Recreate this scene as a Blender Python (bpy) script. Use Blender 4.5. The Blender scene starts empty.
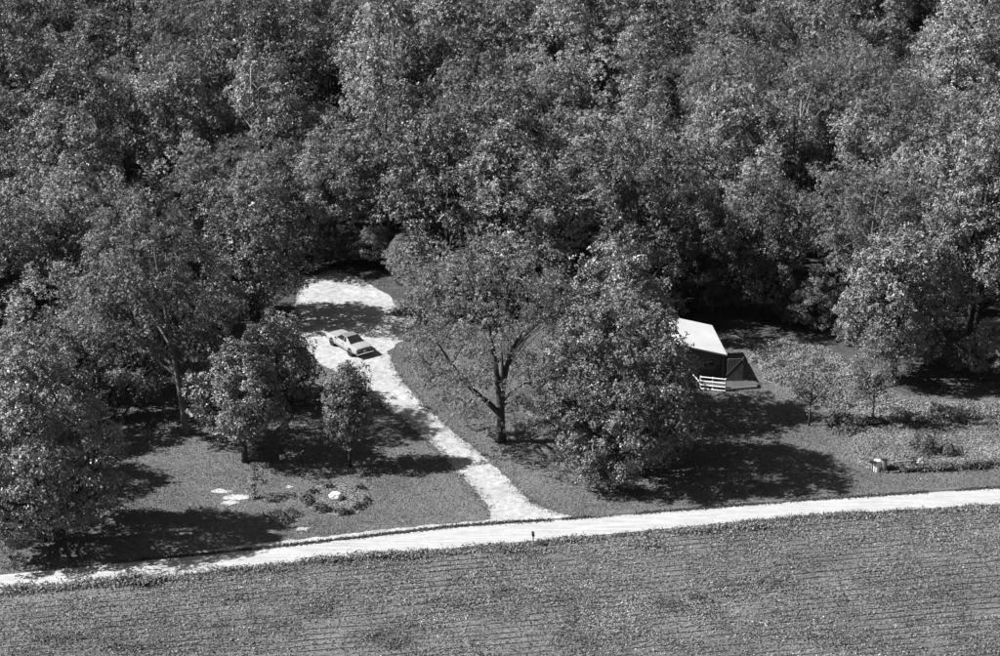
import bpy, bmesh, math, random
import numpy as np
from mathutils import Vector, Matrix, noise as mnoise

random.seed(7)
rng = np.random.default_rng(11)
scene = bpy.context.scene
C = scene.collection

# ------------------------------------------------------------------ camera
CAM_H = 90.0
PITCH = math.radians(22.5)
FPX = 2200.0                       # focal length in pixels of a 1000 px wide frame
cam_data = bpy.data.cameras.new('camera')
cam_data.sensor_fit = 'HORIZONTAL'
cam_data.sensor_width = 36.0
cam_data.lens = 36.0 * FPX / 1000.0
cam_data.clip_start = 1.0
cam_data.clip_end = 8000.0
cam = bpy.data.objects.new('camera', cam_data)
C.objects.link(cam)
cam.location = (0, 0, CAM_H)
cam.rotation_euler = (math.radians(90) - PITCH, 0, 0)
scene.camera = cam

# ------------------------------------------------------------------ light
SUN_EL = math.radians(43)
SHADOW_AZ = math.radians(3)       # direction the shadows fall, from +X
sun_vec = Vector((-math.cos(SUN_EL) * math.cos(SHADOW_AZ), -math.cos(SUN_EL) * math.sin(SHADOW_AZ), math.sin(SUN_EL)))
world = bpy.data.worlds.new('World')
scene.world = world
world.use_nodes = True
wn, wl = world.node_tree.nodes, world.node_tree.links
wn.clear()
sky = wn.new('ShaderNodeTexSky')
sky.sky_type = 'NISHITA'
sky.sun_disc = False
sky.sun_elevation = SUN_EL
sky.sun_rotation = math.atan2(sun_vec.x, sun_vec.y) % (2 * math.pi)
sep = wn.new('ShaderNodeSeparateColor')          # black and white film behind an orange filter: red light only
bg = wn.new('ShaderNodeBackground')
bg.inputs['Strength'].default_value = 0.05
wo = wn.new('ShaderNodeOutputWorld')
wl.new(sky.outputs[0], sep.inputs[0])
wl.new(sep.outputs[0], bg.inputs['Color'])
wl.new(bg.outputs[0], wo.inputs['Surface'])
sun_data = bpy.data.lights.new('sun', 'SUN')
sun_data.energy = 5.0
sun_data.angle = math.radians(0.5)
sun_data.color = (1, 1, 1)
sun = bpy.data.objects.new('sun', sun_data)
C.objects.link(sun)
sun.location = (-60, 180, 120)
sun.rotation_euler = (-sun_vec).to_track_quat('-Z', 'Y').to_euler()

scene.view_settings.view_transform = 'Standard'
scene.view_settings.look = 'None'
scene.view_settings.gamma = 1.0
scene.view_settings.use_curve_mapping = False
scene.view_settings.exposure = 1.05

# ------------------------------------------------------------------ helpers
def P(px, py, z=0.0):
    """ground point that the photograph shows at pixel (px, py) of 1000 x 656"""
    u = (px - 500) / FPX
    v = (328 - py) / FPX
    dx, dy, dz = u, math.cos(PITCH) + v * math.sin(PITCH), -math.sin(PITCH) + v * math.cos(PITCH)
    t = (z - CAM_H) / dz
    return Vector((dx * t, dy * t, z))

def PX(X, Y, Z=0.0):
    d = Vector((X, Y, Z - CAM_H))
    f = d.y * math.cos(PITCH) - d.z * math.sin(PITCH)
    up = d.y * math.sin(PITCH) + d.z * math.cos(PITCH)
    return 500 + FPX * d.x / f, 328 - FPX * up / f

def ppx(X, Y):
    """vectorised PX for numpy arrays on the ground"""
    f = Y * math.cos(PITCH) + CAM_H * math.sin(PITCH)
    up = Y * math.sin(PITCH) - CAM_H * math.cos(PITCH)
    return 500 + FPX * X / f, 328 - FPX * up / f

def tag(o, label=None, cat=None, group=None, kind=None):
    if label: o['label'] = label
    if cat: o['category'] = cat
    if group: o['group'] = group
    if kind: o['kind'] = kind
    return o

def link(name, me, mat=None, parent=None):
    o = bpy.data.objects.new(name, me)
    C.objects.link(o)
    if mat is not None and me is not None and not me.materials:
        me.materials.append(mat)
    if parent is not None:
        o.parent = parent
    return o

def empty(name, loc, rz=0.0):
    o = bpy.data.objects.new(name, None)
    C.objects.link(o)
    o.empty_display_size = 0.5
    o.location = loc
    o.rotation_euler = (0, 0, rz)
    return o

class MB:
    def __init__(self):
        self.bm = bmesh.new()
    def box(self, c, s, rz=0.0, bev=0.0, rx=0.0, ry=0.0):
        m = Matrix.Translation(c) @ Matrix.Rotation(rz, 4, 'Z') @ Matrix.Rotation(ry, 4, 'Y') @ Matrix.Rotation(rx, 4, 'X') @ Matrix.Diagonal((s[0], s[1], s[2], 1))
        r = bmesh.ops.create_cube(self.bm, size=1.0, matrix=m)
        if bev > 0:
            es = list({e for v in r['verts'] for e in v.link_edges})
            bmesh.ops.bevel(self.bm, geom=es, offset=bev, segments=2, affect='EDGES', profile=0.5)
        return self
    def bar(self, a, b, w, h=None):
        a, b = Vector(a), Vector(b)
        d = b - a
        q = d.to_track_quat('Z', 'Y').to_matrix().to_4x4()
        m = Matrix.Translation((a + b) / 2) @ q @ Matrix.Diagonal((w, h or w, d.length, 1))
        bmesh.ops.create_cube(self.bm, size=1.0, matrix=m)
        return self
    def tube(self, pts, radii, n=8, cap=True):
        pts = [Vector(p) for p in pts]
        rings = []
        for i, p in enumerate(pts):
            d = (pts[min(i + 1, len(pts) - 1)] - pts[max(i - 1, 0)]).normalized()
            a = d.cross(Vector((0, 1, 0.13))).normalized()
            b = d.cross(a).normalized()
            rings.append([self.bm.verts.new(p + (a * math.cos(2 * math.pi * k / n) + b * math.sin(2 * math.pi * k / n)) * radii[i]) for k in range(n)])
        for r0, r1 in zip(rings, rings[1:]):
            for k in range(n):
                self.bm.faces.new((r0[k], r0[(k + 1) % n], r1[(k + 1) % n], r1[k]))
        if cap:
            self.bm.faces.new(rings[0][::-1])
            self.bm.faces.new(rings[-1])
        return self
    def prism(self, pts, z0, z1):
        lo = [self.bm.verts.new((p[0], p[1], z0)) for p in pts]
        hi = [self.bm.verts.new((p[0], p[1], z1)) for p in pts]
        n = len(pts)
        self.bm.faces.new(hi)
        self.bm.faces.new(lo[::-1])
        for k in range(n):
            self.bm.faces.new((lo[k], lo[(k + 1) % n], hi[(k + 1) % n], hi[k]))
        return self
    def poly(self, pts):
        self.bm.faces.new([self.bm.verts.new(p) for p in pts])
        return self
    def build(self, name, mat, parent=None, smooth=False):
        bmesh.ops.recalc_face_normals(self.bm, faces=self.bm.faces[:])
        me = bpy.data.meshes.new(name)
        self.bm.to_mesh(me)
        self.bm.free()
        if smooth:
            for p in me.polygons: p.use_smooth = True
        return link(name, me, mat, parent)

def raw_mesh(name, verts, nper, tone=None):
    """mesh of disconnected faces with nper corners each; verts (n*nper, 3)"""
    verts = np.ascontiguousarray(verts, dtype=np.float32)
    nv = len(verts); nf = nv // nper
    me = bpy.data.meshes.new(name)
    me.vertices.add(nv); me.loops.add(nv); me.polygons.add(nf)
    me.vertices.foreach_set('co', verts.ravel())
    me.loops.foreach_set('vertex_index', np.arange(nv, dtype=np.int32))
    me.polygons.foreach_set('loop_start', np.arange(nf, dtype=np.int32) * nper)
    if tone is not None:
        a = me.attributes.new('tone', 'FLOAT', 'FACE')
        a.data.foreach_set('value', np.ascontiguousarray(tone, dtype=np.float32))
    me.update(calc_edges=True)
    me.validate()
    return me

# ------------------------------------------------------------------ materials (a black and white world: greys only)
def new_mat(name):
    m = bpy.data.materials.new(name)
    m.use_nodes = True
    nt = m.node_tree
    b = nt.nodes['Principled BSDF']
    return m, nt, b

def noise_val(nt, scale, detail=4, rough=0.6, coords='Object', stretch=None):
    tc = nt.nodes.new('ShaderNodeTexCoord')
    n = nt.nodes.new('ShaderNodeTexNoise')
    n.inputs['Scale'].default_value = scale
    n.inputs['Detail'].default_value = detail
    n.inputs['Roughness'].default_value = rough
    if stretch:
        mp = nt.nodes.new('ShaderNodeMapping')
        mp.inputs['Rotation'].default_value = (0, 0, stretch[3])
        mp.inputs['Scale'].default_value = stretch[:3]
        nt.links.new(tc.outputs[coords], mp.inputs[0])
        nt.links.new(mp.outputs[0], n.inputs['Vector'])
    else:
        nt.links.new(tc.outputs[coords], n.inputs['Vector'])
    return n.outputs['Fac']

def rmap(nt, src, a, b, c, d):
    r = nt.nodes.new('ShaderNodeMapRange')
    r.inputs['From Min'].default_value = a; r.inputs['From Max'].default_value = b
    r.inputs['To Min'].default_value = c; r.inputs['To Max'].default_value = d
    nt.links.new(src, r.inputs['Value'])
    return r.outputs[0]

def mth(nt, op, a, b):
    n = nt.nodes.new('ShaderNodeMath'); n.operation = op
    for i, v in enumerate((a, b)):
        if isinstance(v, (int, float)): n.inputs[i].default_value = v
        else: nt.links.new(v, n.inputs[i])
    return n.outputs[0]

def plain(name, v, rough=0.7, spec=0.3, var=0.15, scale=3.0, metal=0.0):
    m, nt, b = new_mat(name)
    f = rmap(nt, noise_val(nt, scale), 0.3, 0.7, v * (1 - var), v * (1 + var))
    nt.links.new(f, b.inputs['Base Color'])
    b.inputs['Roughness'].default_value = rough
    b.inputs['Specular IOR Level'].default_value = spec
    b.inputs['Metallic'].default_value = metal
    return m

def ground_mat(name, layers, base, bump=0.0, bscale=6.0):
    """layers: (scale, detail, from0, from1, mul0, mul1, stretch)"""
    m, nt, b = new_mat(name)
    val = None
    for (s, d, a0, a1, m0, m1, st) in layers:
        f = rmap(nt, noise_val(nt, s, d, 0.65, 'Object', st), a0, a1, m0, m1)
        val = f if val is None else mth(nt, 'MULTIPLY', val, f)
    val = mth(nt, 'MULTIPLY', val, base)
    nt.links.new(val, b.inputs['Base Color'])
    b.inputs['Roughness'].default_value = 0.95
    b.inputs['Specular IOR Level'].default_value = 0.1
    if bump:
        bp = nt.nodes.new('ShaderNodeBump')
        bp.inputs['Strength'].default_value = 1.0
        bp.inputs['Distance'].default_value = bump
        nt.links.new(noise_val(nt, bscale, 6, 0.7), bp.inputs['Height'])
        nt.links.new(bp.outputs[0], b.inputs['Normal'])
    return m

def leaf_mat(name, v, rough=0.42, spec=0.5, trans=0.25, obvar=0.25):
    m, nt, b = new_mat(name)
    at = nt.nodes.new('ShaderNodeAttribute'); at.attribute_name = 'tone'
    oi = nt.nodes.new('ShaderNodeObjectInfo')
    ov = rmap(nt, oi.outputs['Random'], 0, 1, 1 - obvar, 1 + obvar)
    val = mth(nt, 'MULTIPLY', mth(nt, 'MULTIPLY', at.outputs['Fac'], ov), v)
    nt.links.new(val, b.inputs['Base Color'])
    b.inputs['Roughness'].default_value = rough
    b.inputs['Specular IOR Level'].default_value = spec
    tr = nt.nodes.new('ShaderNodeBsdfTranslucent')
    nt.links.new(val, tr.inputs['Color'])
    mx = nt.nodes.new('ShaderNodeMixShader'); mx.inputs[0].default_value = trans
    nt.links.new(b.outputs[0], mx.inputs[1]); nt.links.new(tr.outputs[0], mx.inputs[2])
    nt.links.new(mx.outputs[0], nt.nodes['Material Output'].inputs['Surface'])
    return m

ROAD_ANG = math.atan2(P(1000, 505).y - P(0, 593).y, P(1000, 505).x - P(0, 593).x)
M = {}
M['forest_floor'] = ground_mat('forest_floor', [(0.25, 5, .35, .65, .7, 1.3, None), (3, 4, .3, .7, .6, 1.4, None)], 0.07, 0.15, 3)
M['lawn'] = ground_mat('lawn', [(0.12, 4, .35, .65, .82, 1.18, None), (0.7, 4, .3, .7, .85, 1.15, None), (7, 3, .3, .7, .65, 1.35, None)], 0.125, 0.05, 9)
M['meadow'] = ground_mat('meadow', [(0.2, 4, .35, .65, .8, 1.2, None), (1.5, 4, .3, .7, .7, 1.3, None), (7, 3, .3, .7, .7, 1.3, None)], 0.175, 0.08, 6)
def field_material():
    m, nt, b = new_mat('field')
    tc = nt.nodes.new('ShaderNodeTexCoord')
    sepx = nt.nodes.new('ShaderNodeSeparateXYZ')
    nt.links.new(tc.outputs['Object'], sepx.inputs[0])
    off = mth(nt, 'ADD', mth(nt, 'MULTIPLY', sepx.outputs[0], -math.sin(ROAD_ANG)), mth(nt, 'MULTIPLY', sepx.outputs[1], math.cos(ROAD_ANG)))
    wob = rmap(nt, noise_val(nt, 0.12, 2), .3, .7, -.1, .1)
    ph = mth(nt, 'FRACT', mth(nt, 'DIVIDE', mth(nt, 'ADD', off, wob), 0.84), 0.0)
    near = mth(nt, 'ABSOLUTE', mth(nt, 'SUBTRACT', ph, 0.5), 0.0)         # 0 in the middle of a furrow
    brk = rmap(nt, noise_val(nt, 0.5, 4, .65, 'Object', (.35, 1.6, 1, -ROAD_ANG)), .36, .5, 0, 1)
    fur = mth(nt, 'MULTIPLY', rmap(nt, near, .07, .17, 1, 0), brk)
    tone = mth(nt, 'MULTIPLY', rmap(nt, noise_val(nt, .14, 4), .35, .65, .8, 1.2), mth(nt, 'MULTIPLY', rmap(nt, noise_val(nt, 2.5, 4), .3, .7, .7, 1.3), rmap(nt, noise_val(nt, 11, 4, .75), .35, .65, .5, 1.5)))
    val = mth(nt, 'MULTIPLY', mth(nt, 'MULTIPLY', tone, 0.135), mth(nt, 'SUBTRACT', 1.0, mth(nt, 'MULTIPLY', fur, .8)))
    nt.links.new(val, b.inputs['Base Color'])
    b.inputs['Roughness'].default_value = .95
    b.inputs['Specular IOR Level'].default_value = .1
    return m, off
M['field'] = field_material()[0]
M['gravel'] = ground_mat('gravel', [(0.25, 5, .35, .65, .8, 1.12, (1, 12, 1, -ROAD_ANG)), (1.2, 4, .3, .7, .93, 1.06, None), (9, 3, .3, .7, .85, 1.12, None)], 0.395, 0.02, 14)
M['drive_gravel'] = ground_mat('drive_gravel', [(0.35, 4, .3, .7, .78, 1.12, None), (1.6, 4, .35, .65, .72, 1.12, None), (9, 3, .3, .7, .75, 1.15, None)], 0.42, 0.05, 10)
M['limestone'] = ground_mat('limestone', [(1.2, 4, .3, .7, .8, 1.1, None), (6, 3, .3, .7, .6, 1.2, None)], 0.5, 0.06, 6)
M['verge'] = ground_mat('verge', [(0.9, 4, .35, .65, .7, 1.25, None), (7, 3, .3, .7, .7, 1.3, None)], 0.12, 0.05, 8)
M['bed_soil'] = ground_mat('bed_soil', [(2, 4, .3, .7, .7, 1.3, None)], 0.19, 0.05, 5)
M['bark'] = plain('bark', 0.055, 0.9, 0.1, 0.35, 4)
M['pale_bark'] = plain('pale_bark', 0.13, 0.9, 0.1, 0.35, 4)
M['leaf'] = leaf_mat('leaf', 0.17, .45, .45, .1, .34)
M['leaf_dark_shade'] = leaf_mat('leaf_dark_shade', 0.105, .45, .45, .08, .2)  # dark-leaved kind; its tone also carries the shade behind the tall airy tree
M['leaf_fine'] = leaf_mat('leaf_fine', 0.15, 0.5, 0.4, 0.3, 0.12)
M['leaf_pale'] = leaf_mat('leaf_pale', 0.175, 0.5, 0.4, 0.3, 0.12)
M['grass'] = leaf_mat('grass', 0.165, 0.6, 0.25, 0.3, 0.0)
M['crop'] = leaf_mat('crop', 0.225, 0.5, 0.35, 0.3, 0.0)
M['weed'] = leaf_mat('weed', 0.21, 0.55, 0.3, 0.3, 0.0)
M['dark_weed'] = leaf_mat('dark_weed', 0.115, 0.6, 0.3, 0.3, 0.0)
M['dry_weed'] = leaf_mat('dry_weed', 0.42, 0.6, 0.2, 0.3, 0.0)
M['roof'] = plain('roof', 0.58, 0.5, 0.3, 0.1, 0.35)
M['wall'] = plain('wall', 0.09, 0.8, 0.2, 0.25, 1.5)
M['deck'] = plain('deck', 0.08, 0.85, 0.2, 0.25, 2.5)  # toned dark to put the shade lying on the deck into its colour
M['screen'] = plain('screen', 0.2, 0.85, 0.2, 0.35, 1.8)
M['dark_timber'] = plain('dark_timber', 0.06, 0.85, 0.2, 0.2, 2)
M['white_paint'] = plain('white_paint', 0.8, 0.5, 0.3, 0.06, 3)
M['glass'] = plain('glass', 0.02, 0.08, 0.5, 0.1, 1)
M['car_paint'] = plain('car_paint', 0.31, 0.25, 0.5, 0.03, 0.5)
M['car_roof'] = plain('car_roof', 0.18, 0.35, 0.4, 0.05, 0.7)
M['rubber'] = plain('rubber', 0.02, 0.8, 0.2, 0.2, 5)
M['chrome'] = plain('chrome', 0.6, 0.2, 0.5, 0.05, 2, 1.0)
M['dark_trim'] = plain('dark_trim', 0.045, 0.4, 0.4, 0.15, 2)
M['lamp_lens'] = plain('lamp_lens', 0.1, 0.2, 0.5, 0.1, 4)
M['black_metal'] = plain('black_metal', 0.02, 0.45, 0.4, 0.2, 5)
M['barrel_white'] = plain('barrel_white', 0.7, 0.6, 0.3, 0.12, 2.5)
M['barrel_grey'] = plain('barrel_grey', 0.2, 0.6, 0.3, 0.3, 3)
M['boulder'] = plain('boulder', 0.6, 0.9, 0.1, 0.1, 2)
M['board'] = plain('board', 0.5, 0.85, 0.2, 0.2, 3)

# ------------------------------------------------------------------ the ground and its sheets
me = bpy.data.meshes.new('ground')
me.from_pydata([(-3000, -1500, 0), (3000, -1500, 0), (3000, 5000, 0), (-3000, 5000, 0)], [], [(0, 1, 2, 3)])
tag(link('ground', me, M['forest_floor']), kind='structure')

def rough_edge(pts, step=0.45, amp=0.16, closed=True, seed=0):
    out = []
    n = len(pts)
    for i in range(n if closed else n - 1):
        a, b = Vector(pts[i]), Vector(pts[(i + 1) % n])
        k = max(1, int((b - a).length / step))
        nrm = Vector((-(b - a).y, (b - a).x, 0)).normalized()
        for j in range(k):
            q = a.lerp(b, j / k)
            w = amp * (mnoise.noise(q * 0.9 + Vector((seed, 0, 0))) + 0.8 * mnoise.noise(q * 3.1 + Vector((seed, 7, 0))))
            out.append(q + nrm * w)
    if not closed: out.append(Vector(pts[-1]))
    return out

def sheet(name, pts, z, mat, amp=0.16, step=0.45, seed=0, kind='structure'):
    pts = rough_edge(pts, step, amp, True, seed)
    bm = bmesh.new()
    f = bm.faces.new([bm.verts.new((p.x, p.y, z)) for p in pts])
    if f.calc_area() and f.normal.z < 0: f.normal_flip()
    bm.normal_update()
    if f.normal.z < 0: f.normal_flip()
    bmesh.ops.triangulate(bm, faces=bm.faces[:])
    me = bpy.data.meshes.new(name); bm.to_mesh(me); bm.free()
    return tag(link(name, me, mat), kind=kind)

def pp(l): return [P(*q) for q in l]

road_near = [(-160, 614), (-60, 601), (0, 593.5), (75, 585.5), (150, 579), (300, 562), (441, 550), (533, 541.5), (600, 535.5), (800, 516.5), (1000, 504.5), (1100, 498.5), (1200, 492.5)]
road_far = [(-160, 592), (-60, 582), (0, 575.5), (100, 566), (225, 553.5), (300, 545.5), (451, 528), (600, 517.5), (800, 501.5), (1000, 488.5), (1100, 482.5), (1200, 477)]
field_poly = [(-160, 615)] + road_near[1:-1] + [(1200, 493), (1200, 800), (-160, 800)]
lawn_poly = [(-160, 594)] + road_far[1:-1] + [(1200, 478), (1200, 400), (1000, 396), (905, 396), (860, 372), (830, 352), (700, 330), (600, 322), (430, 318), (420, 300), (300, 300), (290, 342), (200, 352), (120, 392), (-160, 430)]
sheet('field', pp(field_poly), 0.01, M['field'], 0.1, 0.8)
sheet('lawn', pp(lawn_poly), 0.01, M['lawn'], 0.3, 0.8, 3)
meadow_poly = [(858, 466), (884, 474), (925, 472), (1000, 468), (1200, 456), (1200, 408), (1000, 404), (905, 404), (872, 388), (832, 352), (790, 338), (752, 345), (764, 380), (800, 396), (826, 410), (846, 436)]
sheet('meadow', pp(meadow_poly), 0.022, M['meadow'], 0.3, 0.5, 5)
drive_poly = [(306, 354), (294, 340), (293, 318), (296, 297), (306, 279), (330, 270), (355, 276), (372, 286), (390, 296), (396, 306), (392, 316), (421, 323), (419, 331), (402, 341), (388, 352),
              (399, 377), (423, 405), (452, 431), (476, 450), (504, 475), (532, 503), (558, 513), (572, 517),
              (560, 518.6), (451, 526), (300, 543.4), (225, 551.5), (160, 558), (160, 556), (225, 548), (300, 539.5), (400, 528), (470, 522), (492, 519), (488, 506), (463, 478), (438, 450), (413, 429), (395, 415), (371, 396), (350, 380), (330, 370)]
sheet('gravel_drive', pp(drive_poly), 0.034, M['drive_gravel'], 0.26, 0.18, 9)
shoulder_poly = [(606, 511.5), (700, 505.5), (800, 498), (1000, 485), (1200, 474), (1200, 475.5), (1000, 487), (800, 500), (700, 508.6), (606, 515.4)]
sheet('road_shoulder', pp(shoulder_poly), 0.034, M['verge'], 0.12, 0.4, 2)
sheet('gravel_road', pp(road_near + road_far[::-1]), 0.046, M['gravel'], 0.08, 0.4, 4)
# bare limestone patches on the lawn
rp = random.Random(3)
for k, (cx, cy, rx, ry, nb) in enumerate([(222, 491.5, 9, 1.6, 16), (237, 497.5, 13, 2.2, 26), (230, 502.5, 8, 1.5, 14), (289, 487, 4, 0.7, 5), (303, 529, 5, 0.6, 5), (272, 531, 4, 0.6, 4)]):
    mb = MB()
    for j in range(nb):
        a_ = rp.random() * 6.28; q_ = rp.random() ** .6
        c_ = P(cx + rx * q_ * math.cos(a_), cy + ry * q_ * math.sin(a_))
        r_ = rp.uniform(.15, .5) * (1.15 - .6 * q_)
        mb.poly([(c_.x + r_ * 1.5 * math.cos(t_) * rp.uniform(.45, 1.3), c_.y + r_ * math.sin(t_) * rp.uniform(.45, 1.3), .018 + .0012 * j + .0004 * k) for t_ in np.linspace(0, 6.283, 12)[:-1]])
    tag(mb.build('bare_patch', M['limestone']), kind='structure')

# ------------------------------------------------------------------ ground cover (stuff)
def inpoly(x, y, poly):
    x = np.asarray(x); y = np.asarray(y)
    c = np.zeros(x.shape, bool)
    n = len(poly)
    for i in range(n):
        x0, y0 = poly[i]; x1, y1 = poly[(i + 1) % n]
        if y0 == y1: continue
        k = ((y0 > y) != (y1 > y)) & (x < (x1 - x0) * (y - y0) / (y1 - y0) + x0)
        c ^= k
    return c

def smooth_noise(x, y, s, seed):
    """cheap value noise 0..1"""
    r = np.random.default_rng(seed).random((64, 64))
    u, v = x * s, y * s
    i, j = np.floor(u).astype(int), np.floor(v).astype(int)
    fu, fv = u - i, v - j
    fu, fv = fu * fu * (3 - 2 * fu), fv * fv * (3 - 2 * fv)
    g = lambda a, b: r[a % 64, b % 64]
    return (g(i, j) * (1 - fu) + g(i + 1, j) * fu) * (1 - fv) + (g(i, j + 1) * (1 - fu) + g(i + 1, j + 1) * fu) * fv

def blades(x, y, h, w, lean, tone, z=0.0):
    """one bent triangle blade per point"""
    n = len(x)
    a = rng.random(n) * 2 * np.pi
    b = rng.random(n) * 2 * np.pi
    L = h * lean * rng.random(n)
    v = np.zeros((n, 3, 3))
    v[:, 0] = np.stack([x - np.cos(a) * w, y - np.sin(a) * w, np.zeros(n) + z], 1)
    v[:, 1] = np.stack([x + np.cos(a) * w, y + np.sin(a) * w, np.zeros(n) + z], 1)
    v[:, 2] = np.stack([x + np.cos(b) * L, y + np.sin(b) * L, z + h], 1)
    return v.reshape(-1, 3), tone

def leaf_quads(c, nrm, size, fold=0.25, aspect=0.7):
    n = len(c)
    r = rng.normal(size=(n, 3))
    t = np.cross(nrm, r); t /= np.linalg.norm(t, axis=1, keepdims=True) + 1e-9
    b = np.cross(nrm, t)
    s = size[:, None]
    v = np.zeros((n, 4, 3))
    v[:, 0] = c - t * s
    v[:, 1] = c - b * s * aspect + nrm * s * fold
    v[:, 2] = c + t * s
    v[:, 3] = c + b * s * aspect + nrm * s * fold
    return v.reshape(-1, 3)

def scatter(x0, x1, y0, y1, n):
    return rng.uniform(x0, x1, n), rng.uniform(y0, y1, n)

# lawn grass
x, y = scatter(-50, 52, 163, 222, 420000)
u, v = ppx(x, y)
ok = inpoly(u, v, lawn_poly) & ~inpoly(u, v, drive_poly) & ~inpoly(u, v, meadow_poly) & ~inpoly(u, v, shoulder_poly) & (u > -60) & (u < 1060)
for (cx, cy, rx, ry) in [(338, 500, 33, 16)]:
    ok &= ((u - cx) / rx) ** 2 + ((v - cy) / ry) ** 2 > 1
x, y = x[ok], y[ok]
big = smooth_noise(x, y, 0.13, 1); mid = smooth_noise(x, y, 0.9, 2)
tn = (0.42 + 0.75 * big + 0.42 * mid) * rng.uniform(0.6, 1.45, len(x))
tn = np.where(rng.random(len(x)) < 0.015, tn * 2.2, tn)
h = (0.06 + 0.10 * mid * rng.random(len(x)))
vv, tn = blades(x, y, h, 0.03 + 0.04 * rng.random(len(x)), 1.6, tn, 0.008)
tag(link('lawn_grass', raw_mesh('lawn_grass', vv, 3, tn), M['grass']), 'short mown grass on the lawns either side of the drive', 'grass', kind='stuff')

# verge grass line between road and shoulder and on the road edges
def strip(poly_line, n, spread, off=0.0):
    pts = [P(*q) for q in poly_line]
    seg = np.array([(b - a).length for a, b in zip(pts, pts[1:])])
    i = rng.choice(len(seg), n, p=seg / seg.sum())
    t = rng.random(n)
    A = np.array([(p.x, p.y) for p in pts])
    d = A[i + 1] - A[i]
    q = A[i] + d * t[:, None]
    nr = np.stack([-d[:, 1], d[:, 0]], 1) / np.linalg.norm(d, axis=1)[:, None]
    q = q + nr * (rng.normal(size=n) * spread + off)[:, None]
    return q[:, 0], q[:, 1]
vs, ts = [], []
for edge in ([(384, 354), (399, 377), (423, 405), (452, 431), (476, 450), (504, 475), (532, 503), (561, 514)], [(330, 370), (350, 380), (371, 396), (395, 415), (413, 429), (438, 450), (463, 478), (488, 506), (492, 519)], [(294, 340), (293, 318), (296, 297), (306, 279), (330, 270), (355, 276), (378, 284), (400, 294), (408, 306)]):
    x, y = strip(edge, 3600, .36)
    ok = smooth_noise(x, y, 1.1, 71) > rng.uniform(.15, .8, len(x))
    x, y = x[ok], y[ok]
    a, b = blades(x, y, 0.07 + 0.13 * rng.random(len(x)), 0.03 + 0.03 * rng.random(len(x)), 1.6, rng.uniform(0.8, 1.7, len(x)), 0.03)
    vs.append(a); ts.append(b)
mid_line = [(120, 562), (225, 552.6), (300, 544.6), (451, 527.2), (500, 523.6), (545, 521), (600, 516.6), (700, 509), (800, 500.8), (1000, 487.6), (1060, 484)]
x, y = strip(mid_line, 9000, 0.16)
u, v = ppx(x, y)
gap = smooth_noise(x, y, 0.35, 5)
ok = (gap > 0.3) & ~((u > 543) & (u < 562)) | (gap > .62)
x, y = x[ok], y[ok]
a, b = blades(x, y, 0.08 + 0.12 * rng.random(len(x)), 0.06 + 0.04 * rng.random(len(x)), 1.0, rng.uniform(0.4, 1.1, len(x)), 0.03)
vs.append(a); ts.append(b)
x, y = strip(road_near, 26000, 0.3, -0.3)
ok = smooth_noise(x, y, 0.45, 33) * .6 + smooth_noise(x, y, 1.7, 34) * .4 > rng.uniform(.3, .75, len(x))
x, y = x[ok], y[ok]
a, b = blades(x, y, (0.06 + 0.2 * rng.random(len(x))) * (0.4 + smooth_noise(x, y, .5, 3)), 0.05 + 0.04 * rng.random(len(x)), 0.8, rng.uniform(0.5, 1.9, len(x)), 0.01)
vs.append(a); ts.append(b)
tag(link('verge_grass', raw_mesh('verge_grass', np.concatenate(vs), 3, np.concatenate(ts)), M['grass']), 'rough grass fringing the gravel road and drive', 'grass', kind='stuff')

# crop rows in the near field
ca, sa = math.cos(ROAD_ANG), math.sin(ROAD_ANG)
vs, ts = [], []
n = 538000
x, y = scatter(-48, 50, 132, 182, n)
u, v = ppx(x, y)
keep = (u > -60) & (u < 1060) & (v < 745) & inpoly(u, v, field_poly)
x, y = x[keep], y[keep]
off = -x * sa + y * ca
ph = np.abs(((off + 0.1 * (smooth_noise(x, y, 0.06, 45) - .5)) / 0.84) % 1.0 - 0.5)      # 0 in a furrow
dens = np.clip(0.25 + 1.1 * smooth_noise(x, y, 0.35, 40), 0, 1)
clog = smooth_noise(x * ca + y * sa, off, 0.22, 46) > 0.6
keep = (rng.random(len(x)) < dens) & ((ph > 0.16) | clog)
x, y = x[keep], y[keep]
n = len(x)
patch = smooth_noise(x, y, 0.22, 47) * .6 + smooth_noise(x, y, 0.7, 48) * .4
tone = (0.45 + 0.5 * smooth_noise(x, y, 0.1, 42) + 0.45 * smooth_noise(x, y, 0.8, 43)) * rng.choice([.35, .7, 1.0, 1.3, 1.75], n)
tone *= np.where(patch > .64, .6, .92)
tone = np.where(rng.random(n) < 0.02, tone * 1.9, tone)
hgt = 0.03 + (0.10 + 0.22 * (patch > .62)) * rng.random(n)
nrm = np.stack([rng.normal(size=n) * 0.75, rng.normal(size=n) * 0.75, np.ones(n)], 1)
nrm /= np.linalg.norm(nrm, axis=1, keepdims=True)
vs.append(leaf_quads(np.stack([x, y, hgt], 1), nrm, 0.035 + 0.075 * rng.random(n) ** 1.5))
ts.append(tone)
tag(link('crop_rows', raw_mesh('crop_rows', np.concatenate(vs), 4, np.concatenate(ts)), M['crop']), 'low leafy crop growing in rows across the near field', 'crop', kind='stuff')

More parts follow.
